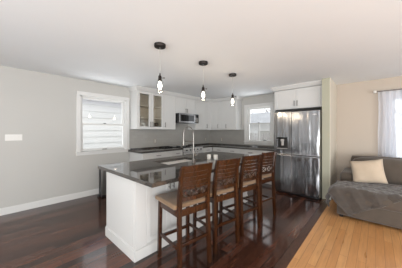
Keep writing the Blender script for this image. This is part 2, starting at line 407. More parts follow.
# behind window 2: pale fence, house and bushes
fn = thing('garden_fence', 'pale wooden fence standing in the snow beyond the kitchen window', 'fence', (-5, 10.5, -.42))
b = new_bm()
for k in range(60): add_box(b, -4+k*.16, -4+k*.16+.145, 0, .02, 0, 1.7)
obj('fence_board', b, M['fence'], fn); b = new_bm()
for z in (.3, 1.4): add_box(b, -4, 5.6, .02, .06, z, z+.09)
obj('rail', b, M['fence'], fn)
fh = thing('garden_shed', 'pale shed with a snowy roof beyond the fence', 'shed', (-6.2, 13.0, -.42))
obj('wall', bx(-3.2, 3.2, -1.5, 1.5, 0, 2.35), M['siding'], fh)
b = new_bm(); p = [(-1.9, 2.3), (0, 3.15), (1.9, 2.3)]
a0 = [b.verts.new((-3.5, y, z)) for y, z in p]; a1 = [b.verts.new((3.5, y, z)) for y, z in p]
b.faces.new(a0); b.faces.new(a1[::-1])
for i in range(3): b.faces.new((a0[i], a0[(i+1) % 3], a1[(i+1) % 3], a1[i]))
obj('roof', b, M['roof'], fh)
for x in (-1.2, 1.0):
    f = obj('window', bx(x-.45, x+.45, -1.53, -1.5, 1.0, 1.9), M['trim'], fh); obj('pane', bx(x-.38, x+.38, -1.54, -1.53, 1.07, 1.83), M['slot'], f)
def tree(x, y, h, label, seed):
    rnd = random.Random(seed); t = thing('bare_tree', label, 'tree', (x, y, -.42), 0, 'bare trees outside')
    b = new_bm(); add_tube(b, [(0, 0, 0), (.05, .02, h*.4), (-.02, .05, h*.75), (.02, 0, h)], lambda s: .11*(1-s)+.02, 8)
    obj('trunk', b, M['bark'], t)
    b = new_bm()
    for k in range(34):
        z = h*(.3+.65*rnd.random()); a = rnd.random()*2*PI; L = h*.32*(1.1-z/h)+.5
        p = Vector((0, 0, z)); d = Vector((math.cos(a), math.sin(a), .55)).normalized(); pts = [p]
        for i in range(4):
            d = (d+Vector((rnd.uniform(-.3, .3), rnd.uniform(-.3, .3), rnd.uniform(-.1, .25)))).normalized(); pts.append(pts[-1]+d*L/4)
        add_tube(b, pts, lambda s: .03*(1-s)+.006, 5)
        for j in range(4):
            q = pts[rnd.randint(1, 4)]; dd = Vector((rnd.uniform(-1, 1), rnd.uniform(-1, 1), rnd.uniform(-.1, .8))).normalized()
            add_tube(b, [q, q+dd*L*.2, q+dd*L*.35+Vector((0, 0, .06))], lambda s: .012*(1-s)+.004, 4)
    obj('branches', b, M['bark'], t)
tree(-9.9, 16.8, 6.2, 'bare tree behind the shed, seen at the left in the kitchen window', 3)
tree(-6.5, 16.2, 6.4, 'bare tree behind the shed, seen at the right in the kitchen window', 5)
tree(1.5, 11.0, 5.0, 'bare tree seen dimly through the white curtain', 9)
def shrub(x, y, r, h, label, seed):
    rnd = random.Random(seed); t = thing('evergreen_shrub', label, 'shrub', (x, y, -.42), 0)
    b = new_bm(); add_cyl(b, (0, 0, 0), (0, 0, h*.4), .05); obj('stem', b, M['bark'], t)
    b = new_bm()
    for k in range(420):
        a = rnd.random()*2*PI; z = h*(.12+.88*rnd.random()); rr = r*(1.05-z/h)*math.sqrt(rnd.random())
        p = Vector((rr*math.cos(a), rr*math.sin(a), z)); d = Vector((math.cos(a), math.sin(a), rnd.uniform(-.3, .5))).normalized()
        s = d.cross(Vector((0, 0, 1))).normalized()*.06
        v = [b.verts.new(p-s), b.verts.new(p+s), b.verts.new(p+d*.22)]; b.faces.new(v)
    obj('foliage', b, M['hedge'], t)
shrub(-4.2, 9.4, .5, 1.35, 'grey green evergreen shrub in front of the fence outside the kitchen window', 4)

# ------------------------------------------------------------------ cabinet builders
def shaker(bm, a0, a1, z0, z1, place, st=.055, th=.02, glass=False):
    """door leaf in local (a, depth, z); place(a0,a1,d0,d1,z0,z1) adds the box"""
    place(bm, a0, a0+st, 0, th, z0, z1); place(bm, a1-st, a1, 0, th, z0, z1)
    place(bm, a0+st, a1-st, 0, th, z0, z0+st); place(bm, a0+st, a1-st, 0, th, z1-st, z1)
    if not glass: place(bm, a0+st-.002, a1-st+.002, 0, th-.006, z0+st-.002, z1-st+.002)
class Face:
    """a front plane; 'dir' is the way the front looks: +x or -y"""
    def __init__(s, axis, pos): s.axis, s.pos = axis, pos
    def box(s, bm, a0, a1, d0, d1, z0, z1, bev=.0015):
        if s.axis == 'x': add_box(bm, s.pos+d0, s.pos+d1, a0, a1, z0, z1, bev=bev, seg=1)
        else: add_box(bm, a0, a1, s.pos-d1, s.pos-d0, z0, z1, bev=bev, seg=1)
    def pt(s, a, d, z): return (s.pos+d, a, z) if s.axis == 'x' else (a, s.pos-d, z)
def bar_handle(face, a, z, parent, vertical=True, L=.13, d=.02):
    b = new_bm(); h = L/2
    e0, e1 = ((a, z-h), (a, z+h)) if vertical else ((a-h, z), (a+h, z))
    add_cyl(b, face.pt(e0[0], d+.03, e0[1]), face.pt(e1[0], d+.03, e1[1]), .007, seg=10)
    for t in (.15, .85):
        aa = e0[0]+(e1[0]-e0[0])*t; zz = e0[1]+(e1[1]-e0[1])*t
        add_cyl(b, face.pt(aa, d-.001, zz), face.pt(aa, d+.03, zz), .004, seg=8)
    return obj('handle', b, M['nickel'], parent, smooth=True)
def door(face, a0, a1, z0, z1, parent, hside=None, hz=None, st=.055, hlen=.13):
    g = .0018; b = new_bm(); shaker(b, a0+g, a1-g, z0+g, z1-g, face.box, st)
    o = obj('door', b, M['cab'], parent)
    if hside: bar_handle(face, (a0+.03 if hside == 'lo' else a1-.03), hz, o, L=hlen)
    return o
def drawer(face, a0, a1, z0, z1, parent):
    g = .002; b = new_bm()
    if z1-z0 > .2: shaker(b, a0+g, a1-g, z0+g, z1-g, face.box, .05)
    else: face.box(b, a0+g, a1-g, 0, .02, z0+g, z1-g, bev=.003)
    o = obj('drawer', b, M['cab'], parent); bar_handle(face, (a0+a1)/2, (z0+z1)/2, o, vertical=False)
    return o

ZU0, ZU1 = 1.43, 2.36
FX = Face('x', -4.168)           # left-wall upper carcass fronts (door faces at -4.148)
FY = Face('y', 5.04)             # back-wall upper carcass fronts
# glass-door cabinet: open carcass with shelves
gc = thing('glass_door_cabinet', 'white double wall cabinet with two glass doors beside the left window', 'cabinet', (0, 0, 0))
b = new_bm(); y0, y1 = 2.277, 3.042
add_box(b, XL+.002, FX.pos, y0, y0+.018, ZU0, ZU1); add_box(b, XL+.002, FX.pos, y1-.018, y1, ZU0, ZU1)
add_box(b, XL+.002, FX.pos, y0+.018, y1-.018, ZU0, ZU0+.02); add_box(b, XL+.002, FX.pos, y0+.018, y1-.018, ZU1-.02, ZU1)
obj('body', b, M['cab'], gc)
b = bx(XL+.003, XL+.012, y0+.018, y1-.018, ZU0+.02, ZU1-.02)
add_box(b, XL+.012, FX.pos-.012, y0+.019, y0+.023, ZU0+.021, ZU1-.021); add_box(b, XL+.012, FX.pos-.012, y1-.023, y1-.019, ZU0+.021, ZU1-.021)
obj('lining', b, M['cabin'], gc, label='tan interior lining')
for z in (1.70, 2.00): obj('shelf', bx(XL+.013, FX.pos-.03, y0+.024, y1-.024, z, z+.018), M['cabin'], gc)
ym = 2.66
for a0, a1, hs in ((y0, ym, 'hi'), (ym, y1, 'lo')):
    b = new_bm(); shaker(b, a0+.002, a1-.002, ZU0+.002, ZU1-.002, FX.box, .065, glass=True)
    o = obj('door', b, M['cab'], gc)
    obj('pane', bx(FX.pos+.006, FX.pos+.010, a0+.062, a1-.062, ZU0+.062, ZU1-.062), M['cglass'], o)
    bar_handle(FX, a1-.032 if hs == 'hi' else a0+.032, ZU0+.12, o)
# contents
def mug(x, y, z, label, m=M['ceramic'], r=.038, h=.09, grp='white cups in the glass cabinet', nm='mug'):
    t = thing(nm, label, 'cup', (x, y, z), 0, grp)
    b = new_bm(); add_lathe(b, [(0, 0), (r*.8, 0), (r, .01), (r, h), (r-.004, h), (r-.004, .01), (0, .008)], seg=20); obj('cup_body', b, m, t, smooth=True)
    b = new_bm(); add_tube(b, [(r*math.cos(.3), r*math.sin(.3)-.01, h*.8), (r+.018, 0, h*.78), (r+.026, 0, h*.5), (r+.018, 0, h*.25), (r-.001, 0, h*.2)], .005, 6); obj('handle', b, m, t, smooth=True)
    return t
mug(-4.30, 2.40, ZU0+.02, 'white mug at the left on the bottom shelf of the glass cabinet')
mug(-4.27, 2.52, ZU0+.02, 'tall white cup in the middle on the bottom shelf of the glass cabinet', h=.13)
def canister(x, y, z, label, m, r=.045, h=.13):
    t = thing('canister', label, 'canister', (x, y, z), 0, 'canisters in the glass cabinet')
    b = new_bm(); add_lathe(b, [(0, 0), (r, 0), (r, h), (0, h)], seg=20); obj('body', b, m, t, smooth=True)
    b = new_bm(); add_lathe(b, [(0, h), (r+.003, h), (r+.003, h+.016), (r-.004, h+.02), (0, h+.02)], seg=20); obj('lid', b, M['bronze'], t, smooth=True)
canister(-4.28, 2.76, ZU0+.02, 'dark canister left of its twin behind the right glass door', M['jarred'])
canister(-4.28, 2.89, ZU0+.02, 'dark canister right of its twin behind the right glass door', M['jarred'])
def plates(x, y, z, n, label):
    b = new_bm()
    for k in range(n): add_lathe(b, [(0, .002+k*.007), (.05, .002+k*.007), (.09, .014+k*.007), (.091, .017+k*.007), (.05, .006+k*.007), (0, .006+k*.007)], (x, y, z), 24)
    return b
for k in range(5):
    b = new_bm(); add_lathe(b, [(0, 0), (.05, 0), (.085, .010), (.086, .013), (.05, .006), (0, .006)], seg=24)
    o = obj('plate', b, M['ceramic'], smooth=True); o.location = (-4.32, 2.46, 1.718+k*.0066)
    tag(o, ['cream plate at the bottom of the stack in the glass cabinet', 'cream plate second from the bottom of the stack in the glass cabinet', 'cream plate in the middle of the stack in the glass cabinet', 'cream plate second from the top of the stack in the glass cabinet', 'cream plate on top of the stack in the glass cabinet'][k], 'plate', 'stacked plates in the glass cabinet')

def carcass(face, a0, a1, z0, z1, depth, parent, name='body'):
    b = new_bm(); face.box(b, a0, a1, -depth, 0, z0, z1, bev=.001); return obj(name, b, M['cab'], parent)
dU = .335
c = thing('wall_cabinet', 'white single-door wall cabinet between the glass doors and the microwave', 'cabinet', group='white wall cabinets')
carcass(FX, 3.044, 3.447, ZU0, ZU1, dU, c); door(FX, 3.044, 3.447, ZU0, ZU1, c, 'lo', ZU0+.12)
c = thing('wall_cabinet', 'short white two-door wall cabinet above the microwave', 'cabinet', group='white wall cabinets')
carcass(FX, 3.449, 4.256, 1.895, ZU1, dU, c)
door(FX, 3.449, 3.853, 1.895, ZU1, c, 'hi', 1.99, hlen=.11); door(FX, 3.853, 4.256, 1.895, ZU1, c, 'lo', 1.99, hlen=.11)
c = thing('wall_cabinet', 'white wall cabinet just right of the microwave', 'cabinet', group='white wall cabinets')
carcass(FX, 4.258, 4.809, ZU0, ZU1, dU, c); door(FX, 4.258, 4.809, ZU0, ZU1, c, 'hi', ZU0+.12)
c = thing('wall_cabinet', 'white corner wall cabinet where the two runs meet', 'cabinet', group='white wall cabinets')
b = new_bm(); add_box(b, XL+.002, FX.pos, 4.811, YB-.002, ZU0, ZU1); add_box(b, FX.pos, -3.815, FY.pos, YB-.002, ZU0, ZU1)
add_box(b, FX.pos, FX.pos+.02, 4.811, FY.pos-.02, ZU0, ZU1); add_box(b, FX.pos+.02, -4.06, FY.pos-.02, FY.pos, ZU0, ZU1); obj('body', b, M['cab'], c)
door(FY, -4.058, -3.815, ZU0, ZU1, c, 'hi', ZU0+.12)
c = thing('wall_cabinet', 'wide white wall cabinet nearest the kitchen window', 'cabinet', group='white wall cabinets')
carcass(FY, -3.813, -3.16, ZU0, ZU1, .328, c)
door(FY, -3.813, -3.16, ZU0, ZU1, c, None)
bar_handle(FY, -3.52, ZU0+.11, c)
# crown moulding
def crown_prof(): return [(0, 0), (.012, 0), (.02, .012), (.045, .05), (.06, .072), (.06, .09), (0, .09)]
def crown(name, path):
    """path: list of (x,y, outward-x, outward-y) mitred points"""
    b = new_bm(); rings = []
    for x, y, ox, oy in path: rings.append([b.verts.new((x+ox*p, y+oy*p, ZU1+.001+q*1.0)) for p, q in crown_prof()])
    n = len(rings[0])
    for r0, r1 in zip(rings, rings[1:]):
        for k in range(n): b.faces.new((r0[k], r0[(k+1) % n], r1[(k+1) % n], r1[k]))
    b.faces.new(rings[0][::-1]); b.faces.new(rings[-1])
    return struct(name, b, M['cab'])
xc, yc = FX.pos+.02, FY.pos-.02
crown('trim_2', [(XL+.002, 2.277, 0, -1), (xc, 2.277, 1, -1), (xc, yc, 1, -1), (-3.16, yc, 1, -1), (-3.16, YB-.002, 1, 0)])

# backsplash
b = bx(XL+.001, XL+.01, 2.2, YB-.001, .95, ZU0-.001); add_box(b, XL+.001, XL+.01, 3.45, 4.256, ZU0-.001, 1.60)
struct('trim_3', b, M['tile_x'])
b = bx(XL+.01, -3.075, YB-.01, YB-.001, .95, ZU0-.001); add_box(b, -3.075, -1.84, YB-.01, YB-.001, .95, .975)
struct('trim_4', b, M['tile_y'])

# ------------------------------------------------------------------ microwave
mw = thing('microwave', 'stainless over-range microwave with a black door window', 'microwave')
mx = -4.03; y0, y1, z0, z1 = 3.475, 4.245, 1.62, 1.893
obj('body', bx(XL+.012, mx, y0, y1, z0, z1, bev=.004), M['black'], mw)
b = new_bm(); add_box(b, mx, mx+.022, y0, y1-.17, z0+.012, z1-.006, bev=.004)
d = obj('door', b, M['steel'], mw)
obj('door_window', bx(mx+.022, mx+.025, y0+.05, y1-.20, z0+.05, z1-.045, bev=.001), M['blackglass'], d)
b = new_bm(); add_cyl(b, (mx+.048, y1-.188, z0+.04), (mx+.048, y1-.188, z1-.03), .007); add_cyl(b, (mx+.02, y1-.188, z0+.06), (mx+.048, y1-.188, z0+.06), .005); add_cyl(b, (mx+.02, y1-.188, z1-.05), (mx+.048, y1-.188, z1-.05), .005)
obj('handle', b, M['steel'], d, smooth=True)
obj('control_panel', bx(mx, mx+.022, y1-.168, y1, z0+.012, z1-.006, bev=.004), M['blackglass'], mw)
b = new_bm()
for i in range(3):
    for j in range(4): add_box(b, mx+.022, mx+.024, y1-.145+i*.042, y1-.145+i*.042+.03, z0+.04+j*.035, z0+.062+j*.035)
obj('buttons', b, M['slot'], mw)
obj('vent_strip', bx(mx, mx+.018, y0, y1, z0, z0+.010), M['steel'], mw)

# ------------------------------------------------------------------ base cabinets
BF = Face('x', -3.90); BB = Face('y', 4.78); ZC = .875
def base(face, a0, a1, depth, label, spec, zt=ZC):
    c = thing('base_cabinet', label, 'cabinet', group='white base cabinets')
    b = new_bm(); face.box(b, a0, a1, -depth, 0, .10, zt, bev=.001); face.box(b, a0, a1, -depth, -.06, 0, .10, bev=0)
    obj('body', b, M['cab'], c)
    spec(face, a0, a1, c)
    return c
def drawer_doors(face, a0, a1, c):
    drawer(face, a0, a1, .72, .865, c); m = (a0+a1)/2
    door(face, a0, m, .11, .715, c, 'hi', .62); door(face, m, a1, .11, .715, c, 'lo', .62)
def drawer_door(face, a0, a1, c):
    drawer(face, a0, a1, .72, .865, c); door(face, a0, a1, .11, .715, c, 'lo', .62)
def drawers(face, a0, a1, c):
    drawer(face, a0, a1, .72, .865, c); drawer(face, a0, a1, .42, .715, c); drawer(face, a0, a1, .11, .415, c)
dl = -3.90-XL-.002
base(BF, 2.26, 3.10, dl, 'white base cabinet at the near end of the left counter', drawer_doors)
base(BF, 3.102, 3.475, dl, 'narrow white base cabinet just left of the range', drawer_door)
base(BF, 4.262, 4.76, dl, 'white base cabinet between the range and the corner', drawer_door)
db = YB-.002-4.78
base(BB, -3.86, -3.36, db, 'white base cabinet nearest the corner on the back run', drawer_door)
base(BB, -3.358, -2.86, db, 'white drawer cabinet left of the kitchen window on the back run', drawers)
base(BB, -2.858, -2.20, db, 'wide white base cabinet below the kitchen window', drawer_doors)
base(BB, -2.198, -1.86, db, 'narrow white base cabinet beside the refrigerator', drawer_door)
def worktop(label, boxes):
    b = new_bm()
    for q in boxes: add_box(b, *q, ZC, .915, bev=.003)
    o = obj('worktop', b, M['granite']); return tag(o, label, 'countertop')
b = new_bm(); add_box(b, XL+.001, -3.86, 2.22, 3.478, ZC, .915, bev=.003); add_box(b, XL+.001, XL+.02, 2.22, 3.478, .915, .95)
o = obj('worktop', b, M['granite']); tag(o, 'dark granite worktop left of the range', 'countertop')
b = new_bm(); add_box(b, XL+.001, -3.86, 4.258, 4.74, ZC, .915); add_box(b, XL+.001, -1.855, 4.74, YB-.001, ZC, .915)
add_box(b, XL+.02, -1.855, YB-.02, YB-.001, .915, .95); add_box(b, XL+.001, XL+.02, 4.258, YB-.001, .915, .95)
o = obj('worktop', b, M['granite']); tag(o, 'dark granite corner worktop running under the kitchen window', 'countertop')

# ------------------------------------------------------------------ range
rg = thing('range', 'stainless range with oven door standing under the microwave', 'range')
rx = -3.87; y0, y1 = 3.484, 4.254
obj('body', bx(XL+.03, rx, y0, y1, .08, .905, bev=.003), M['steel'], rg)
obj('cooktop', bx(XL+.03, rx+.01, y0, y1, .905, .925, bev=.003), M['blackglass'], rg)
b = new_bm()
for px, py in ((-4.3, 3.68), (-4.3, 4.06), (-4.02, 3.68), (-4.02, 4.06)):
    add_cyl(b, (px, py, .925), (px, py, .935), .05, seg=20)
    for a in range(4): add_box(b, px-.09 if a % 2 == 0 else px-.005, px+.09 if a % 2 == 0 else px+.005, py-.005 if a % 2 == 0 else py-.09, py+.005 if a % 2 == 0 else py+.09, .935, .945)
obj('burner_grate', b, M['black'], rg)
cp = obj('control_panel', bx(rx, rx+.03, y0, y1, .80, .915, bev=.006), M['lsteel'], rg)
for k in range(5):
    b = new_bm(); yy = y0+.10+k*.143; add_cyl(b, (rx+.03, yy, .852), (rx+.055, yy, .852), .022, .019, seg=18); obj('knob', b, M['black'], cp, smooth=True)
od = obj('oven_door', bx(rx, rx+.03, y0+.004, y1-.004, .26, .79, bev=.005), M['lsteel'], rg)
obj('oven_window', bx(rx+.03, rx+.033, y0+.13, y1-.13, .40, .66), M['blackglass'], od)
b = new_bm(); add_cyl(b, (rx+.075, y0+.06, .745), (rx+.075, y1-.06, .745), .011)
for yy in (y0+.09, y1-.09): add_cyl(b, (rx+.028, yy, .745), (rx+.075, yy, .745), .008)
obj('handle', b, M['steel'], od, smooth=True)
obj('storage_drawer', bx(rx, rx+.025, y0+.004, y1-.004, .09, .25, bev=.004), M['steel'], rg)
for yy in (y0+.04, y1-.04):
    for xx in (XL+.1, rx-.06): obj('foot', add_cyl(new_bm(), (xx, yy, 0), (xx, yy, .08), .018), M['black'], rg)
# black tray on the left worktop
b = new_bm(); add_box(b, -4.44, -4.30, 3.16, 3.46, .915, .921, bev=.002)
for q in ((-4.44, -4.434, 3.16, 3.46), (-4.306, -4.30, 3.16, 3.46), (-4.44, -4.30, 3.16, 3.166), (-4.44, -4.30, 3.454, 3.46)): add_box(b, *q, .921, .945)
tag(obj('serving_tray', b, M['black']), 'low black tray at the back of the worktop left of the range', 'tray')

# ------------------------------------------------------------------ fridge and its enclosure
c = thing('fridge_cabinet', 'white two-door cabinet with crown moulding above the refrigerator', 'cabinet')
FF = Face('y', 4.69)
carcass(FF, -1.83, -.815, 1.90, ZU1, YB-.002-4.69, c)
door(FF, -1.825, -1.345, 1.905, ZU1-.01, c, 'hi', 2.02, hlen=.12); door(FF, -1.345, -.865, 1.905, ZU1-.01, c, 'lo', 2.02, hlen=.12)
obj('end_panel', bx(-1.85, -1.832, 4.69, YB-.002, 0, ZU1), M['cab'], c)
obj('filler', bx(-.863, -.815, 4.672, 4.69, 1.905, ZU1-.01), M['cab'], c)
crown('trim_5', [(-1.85, YB-.002, -1, 0), (-1.85, 4.67, -1, -1), (-.815, 4.67, 0, -1)])
fr = thing('refrigerator', 'tall stainless steel four-door refrigerator with water dispenser', 'refrigerator', (-1.26, 4.34, 0))
def fx(x): return x+1.26
def fb(x0, x1, d0, d1, z0, z1, bev=.004): return bx(fx(x0), fx(x1), d0, d1, z0, z1, bev=bev)
obj('body', fb(-1.715, -.818, .07, .95, .03, 1.785), M['dsteel'], fr)
obj('hinge_cover', fb(-1.70, -.835, .09, .25, 1.785, 1.805), M['black'], fr)
zs = .865; xs = -1.339
dd = {}
for nm, x0, x1, z0, z1 in (('freezer_upper', -1.717, xs-.003, zs+.006, 1.80), ('fridge_upper', xs+.003, -.815, zs+.006, 1.80), ('freezer_lower', -1.717, xs-.003, .05, zs-.006), ('fridge_lower', xs+.003, -.815, .05, zs-.006)):
    if nm == 'freezer_upper':
        b = new_bm(); xa, xb, za, zb = -1.66, -1.42, .985, 1.245
        add_box(b, fx(x0), fx(xa), 0, .062, z0, z1, bev=.0); add_box(b, fx(xb), fx(x1), 0, .062, z0, z1, bev=0)
        add_box(b, fx(xa), fx(xb), 0, .062, z0, za); add_box(b, fx(xa), fx(xb), 0, .062, zb, z1); add_box(b, fx(xa), fx(xb), .05, .062, za, zb)
        dd[nm] = obj('door', b, M['fsteel'], fr)
    else: dd[nm] = obj('door', fb(x0, x1, 0, .062, z0, z1, bev=.006), M['fsteel'], fr)
d = dd['freezer_upper']
o = obj('dispenser_recess', fb(-1.658, -1.422, .046, .05, .987, 1.243, bev=0), M['dsteel'], d)
o = obj('dispenser_panel', fb(-1.655, -1.425, .002, .02, 1.205, 1.242, bev=.002), M['blackglass'], d)
b = new_bm(); add_box(b, fx(-1.575), fx(-1.505), .01, .045, 1.15, 1.205, bev=.005); add_box(b, fx(-1.565), fx(-1.515), .03, .046, 1.06, 1.15, bev=.004); obj('paddle', b, M['slot'], d)
obj('drip_tray', fb(-1.65, -1.43, .004, .046, .988, 1.0, bev=.002), M['slot'], d)
# pocket-handle lips at the seam
for nm, x0, x1, z0 in (('a', -1.70, xs-.02, zs+.008), ('b', xs+.02, -.83, zs+.008)):
    obj('handle', fb(x0, x1, -.012, 0, z0+.002, z0+.018, bev=.003), M['steel'], dd['freezer_upper' if nm == 'a' else 'fridge_upper'])
for nm, x0, x1 in (('freezer_lower', -1.70, xs-.02), ('fridge_lower', xs+.02, -.83)):
    obj('handle', fb(x0, x1, -.012, 0, zs-.026, zs-.010, bev=.003), M['steel'], dd[nm])
obj('kick_grille', fb(-1.70, -.83, .04, .07, .012, .05, bev=0), M['black'], fr)
for x in (-1.66, -.87):
    for yy in (.12, .85): obj('foot', add_cyl(new_bm(), (fx(x), yy, 0), (fx(x), yy, .035), .02), M['black'], fr)
obj('badge', fb(-.93, -.87, -.002, 0, 1.71, 1.725, bev=0), M['plate'], dd['fridge_upper'])

# ------------------------------------------------------------------ island
isl = thing('island_cabinet', 'white kitchen island base with panelled end and doors', 'island')
IX0, IX1, IY0, IY1 = -2.61, -1.865, 1.0, 3.37
obj('body', bx(IX0, IX1, IY0, IY1, .0, ZC), M['cab'], isl)
# end panel and base moulding
b = new_bm(); add_box(b, IX0+.0, IX1-.02, IY0-.006, IY0, .13, ZC, bev=.001); obj('end_panel', b, M['cab'], isl)
b = new_bm(); t = .016
add_box(b, IX0-t, IX1+t, IY0-t, IY0, 0, .115, bev=.003); add_box(b, IX0-t*.6, IX1+t*.6, IY0-t*.6, IY0, .115, .13, bev=.003)
add_box(b, IX1, IX1+t, IY0, IY1, 0, .115, bev=.003); add_box(b, IX1, IX1+t*.6, IY0, IY1, .115, .13, bev=.003)
add_box(b, IX0-t, IX0, IY0, IY1, 0, .115, bev=.003)
obj('base_moulding', b, M['cab'], isl)
IF = Face('x', IX1)
obj('corner_post', bx(IX1, IX1+.0195, IY0-.006, 1.1195, .131, ZC-.001), M['cab'], isl)
for a in (1.12, 1.79, 2.46):
    m = a+.335
    door(IF, a, m, .14, .865, isl, 'hi', .745, hlen=.12); door(IF, m, a+.67, .14, .865, isl, 'lo', .745, hlen=.12)
# granite island top with a sink cut-out
sx0, sx1, sy0, sy1 = -2.50, -2.10, 1.62, 2.30
b = new_bm(); X0, X1, Y0, Y1 = -2.75, -1.445, .935, 3.44
add_box(b, X0, X1, Y0, sy0, ZC, .915); add_box(b, X0, X1, sy1, Y1, ZC, .915); add_box(b, X0, sx0, sy0, sy1, ZC, .915); add_box(b, sx1, X1, sy0, sy1, ZC, .915)
bmesh.ops.remove_doubles(b, verts=b.verts, dist=.0001)
tag(obj('island_worktop', b, M['granite']), 'large polished dark granite island top with overhang', 'countertop')
sk = thing('sink', 'stainless undermount sink set in the island worktop', 'sink', (0, 0, 0))
b = new_bm(); zb = .70; q = .012
add_box(b, sx0-q, sx0, sy0-q, sy1+q, zb, ZC); add_box(b, sx1, sx1+q, sy0-q, sy1+q, zb, ZC); add_box(b, sx0, sx1, sy0-q, sy0, zb, ZC); add_box(b, sx0, sx1, sy1, sy1+q, zb, ZC)
add_box(b, sx0, sx1, sy0, sy1, zb-q, zb); obj('basin', b, M['steel'], sk)
obj('drain', add_cyl(new_bm(), (-2.3, 1.96, zb), (-2.3, 1.96, zb+.004), .04, seg=20), M['nickel'], sk)
# tall pull-down faucet
fa = thing('faucet', 'tall arched pull-down faucet standing on the island', 'faucet', (-1.965, 1.97, .915))
b = new_bm(); add_lathe(b, [(0, 0), (.03, 0), (.03, .01), (.022, .02), (.018, .06), (.016, .06), (0, .06)], seg=20); obj('base', b, M['nickel'], fa, smooth=True)
b = new_bm(); add_cyl(b, (0, 0, .05), (0, 0, .42), .011); pts = []
ddx, ddy = -.125, -.055
for k in range(25):
    a = PI*k/24; r = .5; pts.append((ddx*(1-math.cos(a))/2*1.15, ddy*(1-math.cos(a))/2*1.15, .42+.105*math.sin(a)))
add_tube(b, pts, .008, 10); obj('neck', b, M['nickel'], fa, smooth=True)
ex, ey = pts[-1][0], pts[-1][1]
b = new_bm(); add_cyl(b, (ex, ey, .42), (ex, ey, .34), .012, .013); add_cyl(b, (ex, ey, .34), (ex, ey, .25), .014, .016); obj('spray_head', b, M['nickel'], fa, smooth=True)
b = new_bm(); add_tube(b, [(0, 0, .30), (ex*.5, ey*.5, .31), (ex, ey, .31)], .006, 8); obj('spray_holder', b, M['nickel'], fa, smooth=True)
b = new_bm(); add_cyl(b, (.0, .012, .10), (.02, .045, .10), .011); add_cyl(b, (.02, .045, .10), (.03, .06, .17), .006); obj('handle', b, M['nickel'], fa, smooth=True)
for i, (x, y) in enumerate(((-2.03, 2.40), (-1.93, 2.45))):
    b = new_bm(); add_lathe(b, [(0, 0), (.030, 0), (.033, .004), (.036, .075), (.032, .075), (.030, .01), (0, .008)], seg=20)
    o = obj('candle_cup', b, M['ceramic'], smooth=True); o.location = (x, y, .915)
    tag(o, ['small white cup on the island, the one nearer the sink', 'small white cup on the island, the one nearer the stools'][i], 'cup', 'white cups on the island')

